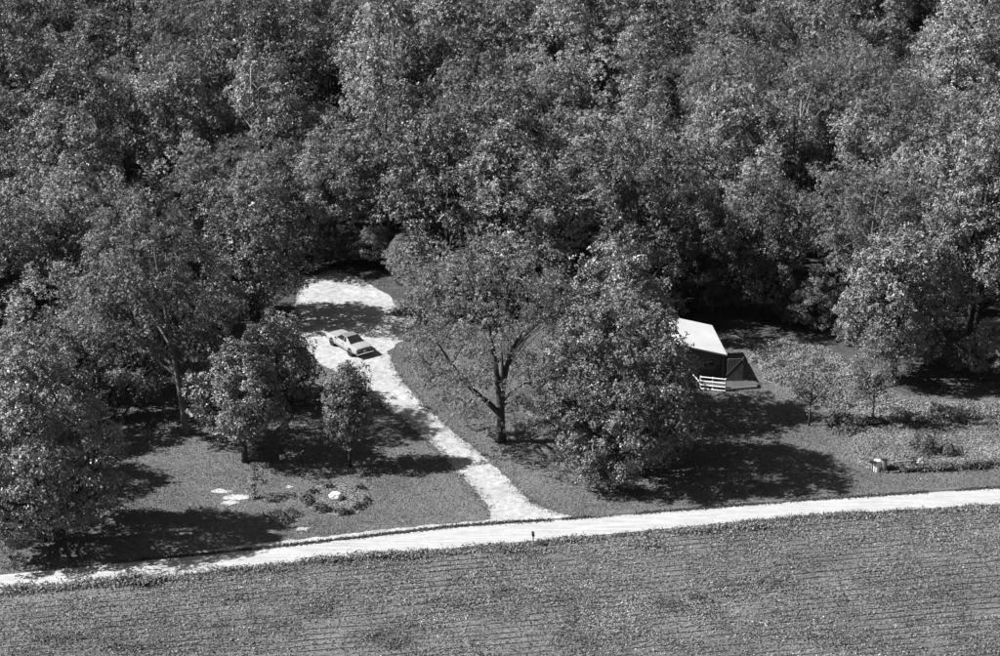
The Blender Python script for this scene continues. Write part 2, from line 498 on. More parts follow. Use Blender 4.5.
# weeds: (pixel centre, spread px, count, height) clumps joined by mass
def weed_mass(name, spots, mat, label, cat, leaf=0.10):
    vs, ts = [], []
    for (px, py, sx, sy, n, hh) in spots:
        uu = px + rng.normal(size=n) * sx
        vv_ = py + rng.normal(size=n) * sy
        q = np.array([P(a, b)[:2] for a, b in zip(uu, vv_)])
        if name == 'fence_row_weeds': q = q[smooth_noise(q[:, 0], q[:, 1], .7, 61) > .38]; n = len(q)
        cl = 0.3 + 0.9 * smooth_noise(q[:, 0], q[:, 1], 1.3, 60)
        z = hh * (.62 if name == 'roadside_weeds' else .8) * cl * rng.random(n) ** 0.7
        nrm = rng.normal(size=(n, 3)) + np.array([-0.3, -0.2, 0.8]); nrm /= np.linalg.norm(nrm, axis=1, keepdims=True)
        vs.append(leaf_quads(np.stack([q[:, 0], q[:, 1], z + 0.03], 1), nrm, leaf * rng.uniform(0.6, 1.4, n)))
        ts.append(rng.uniform(0.55, 1.5, n))
    return tag(link(name, raw_mesh(name, np.concatenate(vs), 4, np.concatenate(ts)), mat), label, cat, kind='stuff')

weed_mass('roadside_weeds', [(22, 590, 14, 2.2, 700, .7), (55, 588, 14, 2.0, 600, .6), (100, 584, 16, 2.2, 800, .6), (136, 583, 10, 2.5, 1300, 1.2), (170, 579, 20, 1.6, 500, .5), (250, 570, 25, 1.5, 600, .5),
    (330, 561, 14, 1.5, 600, .7), (395, 557, 22, 1.8, 1100, .8), (440, 553, 16, 1.2, 500, .5), (500, 547, 16, 1.5, 400, .4), (520, 551, 14, 1.5, 500, .4), (580, 541, 12, 1.2, 400, .4), (700, 532, 16, 1.5, 700, .6), (745, 528, 14, 1.5, 700, .7), (650, 545, 10, 3, 500, .6), (850, 517, 20, 1.2, 500, .4), (960, 511, 20, 1.2, 400, .4)],
    M['weed'], 'ragged weeds along the field edge of the gravel road', 'weeds', 0.10)

weed_mass('field_weeds', [(375, 637, 14, 4, 420, .4), (395, 645, 10, 3, 300, .4), (60, 640, 18, 4, 420, .4), (120, 648, 14, 3, 420, .45), (697, 598, 4, 2, 200, .5), (668, 606, 8, 3, 220, .35), (560, 600, 14, 5, 260, .3), (770, 585, 16, 5, 360, .35), (450, 600, 16, 6, 300, .3), (230, 600, 18, 5, 300, .3), (830, 640, 24, 6, 420, .35), (600, 640, 20, 5, 320, .3), (920, 600, 30, 7, 420, .35), (320, 610, 12, 4, 240, .35)],
    M['dark_weed'], 'dark weed clumps scattered among the crop rows', 'weeds', 0.085)

x, y = scatter(20, 58, 178, 216, 200000)
u, v = ppx(x, y)
ok = inpoly(u, v, meadow_poly) & (u < 1060)
x, y = x[ok], y[ok]
n = len(x)
tn = (0.55 + 0.5 * smooth_noise(x, y, 0.25, 8) + 0.4 * smooth_noise(x, y, 1.2, 9)) * rng.uniform(0.55, 1.5, n)
u, v = ppx(x, y)
tall = np.clip(1.5 - 1.2 * inpoly(u, v, [(846, 440), (872, 420), (1200, 420), (1200, 470), (850, 470)]), .3, 2)
z = (0.08 + 0.4 * rng.random(n) * smooth_noise(x, y, 0.8, 10)) * tall
nrm = rng.normal(size=(n, 3)) * 0.6 + np.array([-0.2, -0.2, 0.9]); nrm /= np.linalg.norm(nrm, axis=1, keepdims=True)
tag(link('meadow_weeds', raw_mesh('meadow_weeds', leaf_quads(np.stack([x, y, z], 1), nrm, rng.uniform(0.06, 0.13, n)), 4, tn), M['weed']), 'pale rough weeds in the unmown strip right of the cabin', 'weeds', kind='stuff')

weed_mass('fence_row_weeds', [(908, 470, 9, 1.2, 700, .7), (912, 463, 2, 1, 250, 1.1), (935, 470, 18, 1.2, 1000, .7), (965, 468, 16, 1.2, 900, .8), (1000, 466, 16, 1.2, 700, .7), (890, 470, 3, .8, 150, .7), (868, 424, 8, 1.2, 900, 1.0), (848, 432, 8, 2, 500, .7), (840, 420, 7, 3, 500, .8), (960, 424, 30, .9, 900, .5), (890, 423, 20, .9, 500, .4)],
    M['dark_weed'], 'dark tall weeds in a line between meadow and mown verge', 'weeds', 0.11)

# ------------------------------------------------------------------ trees
def crown_mesh(seed, H, zb, R, profile, n_clump, n_leaf, leaf, rc=(0.6, 1.3), droop=0.0, flat=0.75, hollow=0.45, lobes=0.28):
    """returns mesh of leaves and the clump centres; crown from height zb to H"""
    g = np.random.default_rng(seed)
    ph = g.random(6) * 6.28
    cs = []
    while len(cs) < n_clump:
        t = g.random()
        r = R * np.interp(t, *profile)
        if g.random() > (r / R) ** 1.2 + 0.08: continue
        a = g.random() * 6.283
        r *= 1 + lobes * (0.6 * math.sin(2 * a + ph[0] + 3 * t) + 0.4 * math.sin(3 * a + ph[1] - 4 * t) + 0.3 * math.sin(5 * a + ph[2] + 7 * t))
        q = hollow + (1 - hollow) * math.sqrt(g.random())
        z = zb + (H - zb) * t
        z += 0.5 * g.normal() - droop * q * q
        cs.append((r * q * math.cos(a), r * q * math.sin(a), max(z, zb * 0.8)))
    cs = np.array(cs)
    rad = g.uniform(rc[0], rc[1], n_clump)
    nspr = g.poisson(n_leaf / 9.0 * (rad / np.mean(rad)) ** 1.5).clip(3)
    ci = np.repeat(np.arange(n_clump), nspr)
    m = len(ci)
    d = g.normal(size=(m, 3)); d /= np.linalg.norm(d, axis=1, keepdims=True)
    sp_ = cs[ci] + d * (g.random(m) ** 0.33 * rad[ci])[:, None] * np.array([1, 1, flat])
    out = sp_ * np.array([1, 1, 0.0]); out[:, 2] = (sp_[:, 2] - (zb + 0.35 * (H - zb))) * 0.5
    out /= np.linalg.norm(out, axis=1, keepdims=True) + 1e-6
    sn = d * 0.7 + out * 0.4 + np.array([0, 0, 0.35]) + g.normal(size=(m, 3)) * 0.5
    sn /= np.linalg.norm(sn, axis=1, keepdims=True)
    st = g.uniform(0.7, 1.35, m) * g.uniform(0.85, 1.15, n_clump)[ci]
    si = np.repeat(np.arange(m), g.integers(6, 13, m))
    n = len(si)
    o3 = g.normal(size=(n, 3)) * 0.15
    o3 -= sn[si] * np.sum(o3 * sn[si], axis=1, keepdims=True) * 0.6
    p = sp_[si] + o3 * (leaf / 0.11)
    nrm = sn[si] + g.normal(size=(n, 3)) * 0.38
    nrm /= np.linalg.norm(nrm, axis=1, keepdims=True)
    tone = st[si] * g.uniform(0.8, 1.2, n)
    me = raw_mesh('crown', leaf_quads(p, nrm, leaf * g.uniform(0.65, 1.35, n)), 4, tone)
    return me, cs

def trunk_mesh(seed, H, zb, cs, r0, n_limb=14, top=0.86, lean=(0, 0), sub=1.0, fork=None):
    """fork: explicit main limbs as lists of (x, y, z, radius)"""
    g = random.Random(seed)
    mb = MB()
    k = 7
    if fork: r0 *= 1.0
    pts, rad = [], []
    ph = g.random() * 6
    for i in range(k + 1):
        t = i / k
        z = H * top * t
        pts.append(Vector((lean[0] * t * (1 - .0 * t) + 0.18 * math.sin(ph + 4 * t) * t, lean[1] * t + 0.18 * math.cos(ph + 5 * t) * t, z)))
        rad.append(max(0.04, r0 * (1 - t) ** 0.8 * (1 + 0.22 * max(0, 0.08 - t) / 0.08) + 0.03))
    mb.tube(pts, rad, 8)
    order = sorted([i for i in range(len(cs)) if cs[i][2] > zb + .12 * (H - zb)], key=lambda i: -(cs[i][0] ** 2 + cs[i][1] ** 2) + g.random() * 6)
    def at(z):
        t = min(max(z / (H * top), 0), 1)
        i = min(int(t * k), k - 1)
        return pts[i].lerp(pts[i + 1], t * k - i), rad[i] + (rad[i + 1] - rad[i]) * (t * k - i)
    limbs = []
    for fl in fork or []:
        mb.tube([q[:3] for q in fl], [q[3] * 1.3 for q in fl], 7, False)
        limbs += [Vector(q[:3]) for q in fl[1:]]
    for i in order[:n_limb]:
        e = Vector(cs[i])
        zs = max(zb * 0.75, e.z - math.hypot(e.x, e.y) * g.uniform(0.6, 1.1) - 0.5)
        s, rs = at(zs)
        m = s.lerp(e, 0.45) + Vector((0, 0, -0.06 * (e - s).length + 0.4 * g.random()))
        rl = min(rs * 0.6, 0.05 + 0.018 * (e - s).length)
        mb.tube([s, s.lerp(m, 0.6), m, m.lerp(e, 0.55) + Vector((g.uniform(-.2, .2), g.uniform(-.2, .2), 0.15)), e], [rl, rl * .85, rl * .7, rl * .45, rl * .15], 5, False)
        limbs += [m, m.lerp(e, 0.5), s.lerp(m, 0.6)]
    for i in order[n_limb:n_limb + int(sub * 40)]:
        e = Vector(cs[i])
        s = min(limbs + [at(e.z * 0.8)[0]], key=lambda q: (q - e).length + (2 if q.z > e.z else 0))
        mb.tube([s, s.lerp(e, 0.5) + Vector((0, 0, 0.1)), e], [0.05, 0.035, 0.01], 4, False)
    bmesh.ops.recalc_face_normals(mb.bm, faces=mb.bm.faces[:])
    me = bpy.data.meshes.new('trunk')
    mb.bm.to_mesh(me); mb.bm.free()
    for p_ in me.polygons: p_.use_smooth = True
    return me

ROUND = ([0, .12, .3, .5, .75, .92, 1], [.35, .8, 1, .97, .75, .42, .12])
OVAL = ([0, .15, .4, .6, .8, 1], [.45, .85, 1, .88, .6, .15])
CONE = ([0, .1, .25, .5, .75, 1], [.5, .9, 1, .8, .5, .1])
VASE = ([0, .2, .45, .7, .88, 1], [.3, .6, .9, 1, .75, .2])
FULL = ([0, .1, .35, .6, .82, 1], [.8, .97, 1, .88, .62, .2])

def tree(name, label, loc, crown, trunk, leafm, barkm='bark', rz=0.0, s=(1, 1, 1), group=None):
    r = empty(name, loc, rz)
    r.scale = s
    tag(r, label, 'tree', group)
    link('trunk', trunk, M[barkm], r)
    link('crown', crown, M[leafm], r)
    return r

def hero(name, label, px, py, H, zb, R, profile, nc, nl, leaf, seed, leafm='leaf', barkm='bark', r0=0.28, lean=(0, 0), limbs=14, sub=1.0, group=None, shift=(0, 0), fork=None, top=.86, **kw):
    cme, cs = crown_mesh(seed, H, zb, R, profile, nc, nl, leaf, **kw)
    if shift != (0, 0):
        co = np.empty(len(cme.vertices) * 3, np.float32); cme.vertices.foreach_get('co', co); co = co.reshape(-1, 3)
        co[:, 0] += shift[0]; co[:, 1] += shift[1]
        cme.vertices.foreach_set('co', co.ravel()); cs = cs + np.array([shift[0], shift[1], 0])
    tme = trunk_mesh(seed, H, zb, cs, r0, limbs, lean=lean, sub=sub, fork=fork, top=top)
    return tree(name, label, P(px, py), cme, tme, leafm, barkm, group=group)

# --- the trees that stand free around the lawns
BALL = ([0, .08, .3, .6, .82, .94, 1], [.7, .92, 1, .98, .8, .5, .2])
WIDE = ([0, .15, .4, .65, .85, 1], [.5, .88, 1, .9, .6, .2])
hero('shade_tree', 'large dense leafy tree at bottom left, its branches hanging over the gravel road', 42, 541, 18.8, 2.2, 6.2, FULL, 400, 190, 0.10, 101, r0=.35, hollow=.4)
hero('shade_tree', 'tall broad fine-leaved tree with pale trunk on the left lawn', 187, 435, 23.5, 8.0, 7.2, ROUND, 320, 165, 0.095, 102, 'leaf_pale', 'pale_bark', r0=.30, lean=(-2.2, 1.0), shift=(-3.0, 1.5), hollow=.3)
hero('lawn_tree', 'medium leafy tree with dark trunk left of the small conical tree', 245, 462, 11.6, 3.2, 4.2, OVAL, 200, 140, 0.10, 103, r0=.24, shift=(-.5, 1.0), lobes=.5)
hero('young_tree', 'small upright conical tree with thin trunk between flower bed and drive', 350, 467, 10.8, 3.0, 2.1, OVAL, 140, 110, 0.09, 104, 'leaf_pale', r0=.13, rc=(.45, .85))
LOCUST = [[(-.1, 0, 2.9, .24), (-1.1, -.3, 4.1, .21), (-2.6, -.6, 5.6, .18), (-4.2, -.7, 7.7, .13), (-6.0, -.6, 10.6, .06), (-6.8, -.5, 12, .03)],
          [(0, 0, 3.6, .28), (-.3, .1, 6.2, .23), (-.6, .2, 8.6, .18), (-1.1, .3, 11.6, .12), (-2.2, .5, 14.2, .07), (-3, .8, 16.5, .03)],
          [(0, .1, 4.2, .22), (.5, .3, 7.4, .18), (1.0, .6, 9.3, .15), (2.4, 1.0, 11.6, .1), (3.8, 1.6, 14.5, .05)],
          [(.1, -.1, 4.2, .12), (1.0, -.4, 5.4, .1), (2.2, -.7, 6.4, .08), (3.9, -.9, 6.8, .05), (4.9, -1, 6.2, .03)],
          [(.1, -.1, 3.9, .09), (1.2, -.5, 4.5, .07), (2.4, -.8, 4.2, .05), (3.3, -.9, 3.0, .03)],
          [(-.9, .2, 10.2, .1), (.3, .4, 13.0, .08), (1.0, .5, 16.5, .05)],
          [(-3.4, -.65, 6.6, .1), (-4.9, .4, 7.2, .06), (-6.6, .8, 7.6, .03)]]
WIDE2 = ([0, .12, .35, .65, .85, 1], [.62, .9, 1, .92, .66, .25])
hero('shade_tree', 'big open-crowned tree with dark forked trunk beside the gravel drive', 501, 442, 20.0, 4.2, 9.2, WIDE2, 440, 130, 0.082, 105, 'leaf_pale', r0=.42, limbs=0, sub=3.5, hollow=.35, rc=(.6, 1.3), shift=(-.7, 1.2), fork=LOCUST, top=.5)
hero('shade_tree', 'large dense round tree on the lawn in front of the cabin', 622, 474, 17.0, 1.2, 6.5, BALL, 470, 190, 0.10, 106, r0=.38, hollow=.4, lobes=.2)
hero('shade_tree', 'tall leafy tree rising behind the dense round tree left of the cabin', 612, 419, 17.5, 4.0, 5.2, ROUND, 280, 160, 0.105, 107, r0=.30)
hero('shade_tree', 'spreading leafy tree with bright crown at the meadow edge right of the cabin', 893, 378, 16.0, 3.0, 5.3, ROUND, 290, 160, 0.11, 108, r0=.3)
hero('sapling', 'slender young tree with thin straight trunk standing in the meadow', 872, 422, 9.4, 3.4, 2.4, ROUND, 66, 80, 0.105, 109, 'leaf_pale', 'pale_bark', r0=.10, rc=(.5, 1.0))
hero('sapling', 'small round sapling on the lawn corner right of the cabin deck', 809, 426, 7.2, 2.7, 1.7, OVAL, 38, 60, 0.095, 110, 'leaf_pale', r0=.07, rc=(.45, .9))
hero('lawn_tree', 'leafy tree at left frame edge behind the large overhanging tree', -14, 484, 15, 2.0, 4.6, FULL, 200, 150, 0.11, 111, r0=.25)
hero('lawn_tree', 'bushy tree left of the pale trunk in the shaded corner of the lawn', 118, 405, 13.5, 1.6, 5.6, FULL, 260, 150, 0.105, 112, 'leaf_pale', r0=.22, lobes=.45)
hero('lawn_tree', 'small bushy tree at left edge of the drive below the parked car', 278, 402, 9.0, 1.2, 3.7, FULL, 160, 140, 0.10, 113, r0=.18)
hero('lawn_tree', 'leafy tree left of the shaded gravel behind the parked car', 258, 318, 12.0, 1.8, 4.0, ROUND, 110, 90, 0.125, 114, r0=.22)
hero('lawn_tree', 'low bushy tree in the left woods edge behind the large overhanging tree', 40, 440, 12.0, 1.2, 5.4, FULL, 220, 150, 0.11, 115, 'leaf_pale', r0=.2)
hero('sapling', 'tiny thin sapling on the lawn by the bare pale patches', 255, 498, 3.2, 0.4, 1.0, OVAL, 20, 40, 0.08, 116, 'leaf_pale', r0=.04, rc=(.25, .5), limbs=6, sub=.3)

# --- the wood: a few kinds of tree, many individuals
kinds = []
spec = [ # H, zb, R, profile, clumps, leaves, leaf size, leaf, bark, kind of tree
    (19, 5.0, 5.6, ROUND, 230, 185, .095, 'leaf', 'bark', 'round-crowned tree'),
    (17, 3.5, 5.2, FULL, 230, 185, .095, 'leaf', 'bark', 'full bushy tree'),
    (21, 6.0, 5.0, OVAL, 210, 185, .092, 'leaf', 'bark', 'narrow tall tree'),
    (18, 5.0, 5.8, VASE, 235, 170, .08, 'leaf_fine', 'pale_bark', 'fine-leaved tree'),
    (16, 3.0, 4.6, ROUND, 190, 160, .105, 'leaf_pale', 'pale_bark', 'pale-leaved tree'),
    (20, 5.0, 6.2, ROUND, 265, 185, .098, 'leaf', 'bark', 'broad tall tree'),
    (19, 4.0, 5.6, BALL, 240, 185, .095, 'leaf_dark_shade', 'bark', 'dark-leaved shade-toned tree'),
]
for i, sp in enumerate(spec):
    cme, cs = crown_mesh(300 + i, sp[0], sp[1], sp[2], sp[3], sp[4], sp[5], sp[6], rc=(.5, 1.3), lobes=.4)
    tme = trunk_mesh(300 + i, sp[0], sp[1], cs, .26, 12, sub=.5)
    kinds.append((cme, tme, sp[7], sp[8], sp[9], sp[0] * .65))

edge_x = [-400, -60, 60, 130, 200, 262, 300, 318, 420, 436, 480, 600, 700, 835, 880, 960, 1100, 1400]
edge_y = [425, 420, 405, 378, 334, 322, 300, 268, 268, 300, 318, 326, 332, 340, 348, 362, 380, 392]
house_zone = [(560, 336), (760, 340), (790, 400), (560, 400)]
R2 = random.Random(5)
spots = []
tries = 0
while tries < 60000 and len(spots) < 290:
    tries += 1
    Y = R2.uniform(190, 345)
    half = 0.2273 * math.hypot(Y, 75)
    X = R2.uniform(-half - 13, half + 6)
    u, v = PX(X, Y)
    if v > np.interp(u, edge_x, edge_y): continue
    if inpoly(np.array([u]), np.array([v]), house_zone)[0]: continue
    dmin = 6.9 if Y < 250 else 8.3
    if any((X - a) ** 2 + (Y - b) ** 2 < dmin * dmin for a, b in spots): continue
    spots.append((X, Y))
wood = []
for (X, Y) in spots:
    k = R2.choices(range(len(kinds)), [5, 4, 4, 3, 2, 4, 7 if X < -5 else 3])[0]  # dark kind weighted to the left, painting shade into the leaf colour there
    s = R2.uniform(0.72, 1.22)
    sz = s * R2.uniform(0.9, 1.12)
    rz = R2.uniform(0, 6.28)
    cu, cv = PX(X, Y, kinds[k][5] * sz)
    # low growth where the sun reaches the drive and the parked car
    if 205 < Y < 217.5 or 220.5 < Y < 231:
        lim = (-22.5 - X - 3.0) * .9
        if -47 < X < -19 and spec[k][0] * sz > lim:
            f_ = lim / (spec[k][0] * sz)
            if f_ < .35: continue
            s *= max(f_, .5); sz *= f_
    if 231 <= Y < 252 and -48 < X < -20 and spec[k][0] * sz > 13.5:      # sun gets past these to the trees behind the drive
        f_ = 13.5 / (spec[k][0] * sz); s *= f_ ** .5; sz *= f_
    if 183 < Y < 204 and X < -36 and spec[k][0] * sz > 13.5:      # lower growth left of the tall airy tree
        f_ = 13.5 / (spec[k][0] * sz); s *= f_ ** .5; sz *= f_
    cu, cv = PX(X, Y, kinds[k][5] * sz)
    if cv < -70: continue
    wood.append((X, Y, k, s, sz, rz, cu, cv, R2.uniform(.82, 1.2)))
# understory along the edge of the wood
UN = [(424, 312), (436, 322), (412, 298), (404, 286), (308, 274), (330, 268), (352, 266), (374, 268), (398, 274), (416, 284), (432, 302), (740, 318), (765, 322), (790, 326), (815, 330), (712, 314), (560, 318), (590, 320), (460, 312), (500, 316), (850, 346), (925, 366), (955, 372), (985, 378), (215, 346), (165, 368), (80, 398)]
for (a_, b_) in UN:
    k = R2.choice([1, 4, 1, 0])
    q = P(a_, b_ + R2.uniform(-3, 3))
    sz = R2.uniform(.24, .42)
    wood.append((q.x, q.y, k, sz * 1.15, sz, R2.uniform(0, 6.28), a_, PX(q.x, q.y, 4)[1], 1.0))
COLS = [(150, 'at far left'), (310, 'left of the drive'), (430, 'behind the parked car'), (600, 'behind the forked tree'), (760, 'behind the cabin'), (890, 'right of the cabin'), (9999, 'at far right')]
ROWS = [(40, 'top edge'), (130, 'back rows'), (220, 'middle rows'), (9999, 'front edge')]
bins = {}
for w in wood:
    c = next(n for lim, n in COLS if w[6] < lim); r = next(n for lim, n in ROWS if w[7] < lim)
    bins.setdefault((w[2], c, r), []).append(w)
ORD = {1: [''], 2: [', left one', ', right one'], 3: [', leftmost', ', middle one', ', rightmost']}
for (k, c, r), ws in bins.items():
    cme, tme, lm, bk, kn, _ = kinds[k]
    ws.sort(key=lambda w: w[6])
    names = ORD.get(len(ws)) or ([', leftmost'] + [', %s from left' % q for q in ('second', 'third', 'fourth', 'fifth', 'sixth', 'seventh', 'eighth')][:len(ws) - 2] + [', rightmost'])
    for w, nm in zip(ws, names):
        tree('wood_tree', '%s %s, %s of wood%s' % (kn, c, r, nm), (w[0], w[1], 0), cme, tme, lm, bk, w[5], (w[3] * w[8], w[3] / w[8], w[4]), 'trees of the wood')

# --- bare dead trees among the crowns
M['dead_wood'] = plain('dead_wood', 0.3, 0.85, 0.15, 0.3, 3)
for i, (a_, b_, z_, lb) in enumerate([(800, 100, 19.5, 'pale bare dead tree sticking out of the wood above the right of the cabin'), (716, 50, 19, 'pale bare dead tree near the top edge above the cabin'), (392, 42, 19.5, 'pale bare dead tree near the top edge above the parked car'),
                                     (655, 118, 19, 'pale bare dead tree in the wood above the dense round tree'), (250, 66, 19.5, 'pale bare dead tree in the wood at upper left'), (905, 150, 19, 'pale bare dead tree in the wood at upper right')]):
    q = P(a_, b_, z_)
    g_ = np.random.default_rng(500 + i)
    cs_ = np.stack([g_.normal(size=40) * 1.7, g_.normal(size=40) * 1.7, g_.uniform(9, z_ + 1.2, 40)], 1)
    e = empty('dead_tree', (q.x, q.y, 0)); tag(e, lb, 'tree', 'dead trees in the wood')
    link('trunk', trunk_mesh(500 + i, z_ + .5, 8.0, cs_, .2, 18, top=.98, sub=.5), M['dead_wood'], e)

# --- shrubs
def shrub_mesh(seed, h, r, n, leaf):
    g = np.random.default_rng(seed)
    d = g.normal(size=(n, 3)); d[:, 2] = np.abs(d[:, 2]); d /= np.linalg.norm(d, axis=1, keepdims=True)
    a = np.arctan2(d[:, 1], d[:, 0])
    k = (0.55 + 0.45 * g.random(n) ** .5) * (1 + .25 * np.sin(3 * a + seed) + .15 * np.sin(7 * a))
    p = d * k[:, None] * np.array([r, r, h])
    p[:, 2] = np.maximum(p[:, 2], 0.04)
    nrm = d + g.normal(size=(n, 3)) * .5; nrm /= np.linalg.norm(nrm, axis=1, keepdims=True)
    return raw_mesh('foliage', leaf_quads(p, nrm, leaf * g.uniform(.6, 1.4, n)), 4, g.uniform(.6, 1.4, n))

def stems_mesh(seed, h, r, n=6):
    g = random.Random(seed); mb = MB()
    for _ in range(n):
        a = g.random() * 6.28
        e = Vector((math.cos(a) * r * .6, math.sin(a) * r * .6, h * g.uniform(.6, .9)))
        mb.tube([(0.03 * math.cos(a), 0.03 * math.sin(a), 0), e * .5 + Vector((0, 0, .05)), e], [.025, .018, .008], 5, False)
    me = bpy.data.meshes.new('stem'); mb.bm.to_mesh(me); mb.bm.free()
    return me

def shrub(name, label, px, py, h, r, n, leaf, seed, mat, group=None, shared=None):
    e = empty(name, P(px, py)); tag(e, label, 'shrub', group)
    f, s = shared or (shrub_mesh(seed, h, r, n, leaf), stems_mesh(seed, h, r))
    link('foliage', f, M[mat], e); link('stem', s, M['bark'], e)
    return e

shrub('shrub', 'dark upright shrub in the open meadow, tallest of that clump', 927, 452, 2.2, 1.2, 900, .10, 1, 'dark_weed')
shrub('shrub', 'low dark shrub right of the tallest meadow shrub', 950, 454, 1.1, 1.0, 500, .10, 2, 'dark_weed')
shrub('shrub', 'grey leafy shrub left of the tallest meadow shrub', 915, 447, 1.5, .8, 450, .10, 3, 'weed')
shrub('shrub', 'dry pale brush clump beside the line of dark weeds', 921, 468, 1.0, .55, 350, .09, 4, 'dry_weed')
shrub('shrub', 'bushy shrub on the wood edge right of the parked car', 415, 338, 1.8, 1.5, 700, .12, 5, 'weed')
shrub('shrub', 'low dark shrub on the lawn just left of the flower bed', 283, 518, .6, 1.5, 700, .09, 6, 'dark_weed')
SCRUB = ['pale scrub bush behind the right end of the cabin deck', 'pale scrub bush just left of the small round sapling crown', 'pale scrub bush nearest the cabin, at its back right', 'pale scrub bush right behind the small round sapling',
         'pale scrub bush midway between the sapling and the slender meadow tree', 'large pale scrub bush farthest right below the bright spreading tree', 'pale scrub bush just left of the slender meadow tree trunk', 'small pale scrub bush under the small round sapling']
for i, (a, b, r) in enumerate([(776, 366, 1.6), (792, 372, 1.3), (760, 360, 1.4), (815, 388, 1.2), (832, 398, 1.4), (824, 372, 1.7), (845, 408, 1.2), (800, 384, 1.0)]):
    shrub('scrub_bush', SCRUB[i], a, b, r * .65, r * .85, 330, .10, 20 + i, 'weed', 'pale scrub bushes right of the cabin')

# ------------------------------------------------------------------ flower bed with boulder
bed = [(338 + 34 * math.cos(a), 500 + 15.5 * math.sin(a)) for a in np.linspace(0, 2 * math.pi, 25)[:-1]]
sheet('flower_bed', pp(bed), 0.055, M['bed_soil'], 0.2, 0.3, 31)
g = np.random.default_rng(77)
x, y = [], []
while len(x) < 2600:
    a, b = g.uniform(-1, 1, 2)
    if a * a + b * b < 1:
        q = P(338 + 33 * a, 500 + 15 * b); x.append(q.x); y.append(q.y)
x, y = np.array(x), np.array(y); n = len(x)
nrm = g.normal(size=(n, 3)) * .5 + np.array([0, 0, 1.]); nrm /= np.linalg.norm(nrm, axis=1, keepdims=True)
tag(link('bed_ground_cover', raw_mesh('bed_ground_cover', leaf_quads(np.stack([x, y, g.uniform(.06, .22, n)], 1), nrm, g.uniform(.05, .1, n)), 4, g.uniform(.6, 1.4, n)), M['weed']), 'pale low ground cover filling the round flower bed', 'ground cover', kind='stuff')
sm = [(shrub_mesh(40 + k, .55, .45, 260, .08), stems_mesh(40 + k, .55, .45, 5)) for k in range(3)]
ORDW = ['first', 'second', 'third', 'fourth', 'fifth', 'sixth', 'seventh', 'eighth', 'ninth', 'tenth', 'eleventh', 'twelfth', 'thirteenth', 'fourteenth', 'fifteenth']
for i in range(15):
    a = math.radians(5 + i * 175 / 14)
    shrub('bed_plant', 'low dark plant on near rim of the flower bed, %s from right' % ORDW[i], 338 + random.uniform(28, 33) * math.cos(a), 500 + random.uniform(11, 14.5) * math.sin(a), 0, 0, 0, 0, 0, 'dark_weed', 'plants along the near rim of the flower bed', sm[i % 3]).scale = [random.uniform(.6, 1.35)] * 3
for (a, b, lb) in [(329, 488, 'dark leafy plant at the back of the flower bed behind the white boulder'), (360, 489, 'dark leafy plant at the back right of the flower bed'), (313, 493, 'dark leafy plant at the back left rim of the flower bed'), (306, 500, 'dark leafy plant at the leftmost rim of the flower bed')]:
    shrub('bed_plant', lb, a, b, 0, 0, 0, 0, 0, 'dark_weed', None, sm[1])

bm = bmesh.new()
bmesh.ops.create_icosphere(bm, subdivisions=3, radius=1.0)
for v in bm.verts:
    k = 1 + .22 * mnoise.noise(v.co * 1.3) + .08 * mnoise.noise(v.co * 4)
    v.co = Vector((v.co.x * .62, v.co.y * .5, v.co.z * .48)) * k
    if v.co.z > .3: v.co.z = .3 + (v.co.z - .3) * .4
me = bpy.data.meshes.new('boulder'); bm.to_mesh(me); bm.free()
b = link('boulder', me, M['boulder']); b.location = P(336, 499.5) + Vector((0, 0, .32))
tag(b, 'large white boulder in the middle of the round flower bed', 'boulder')

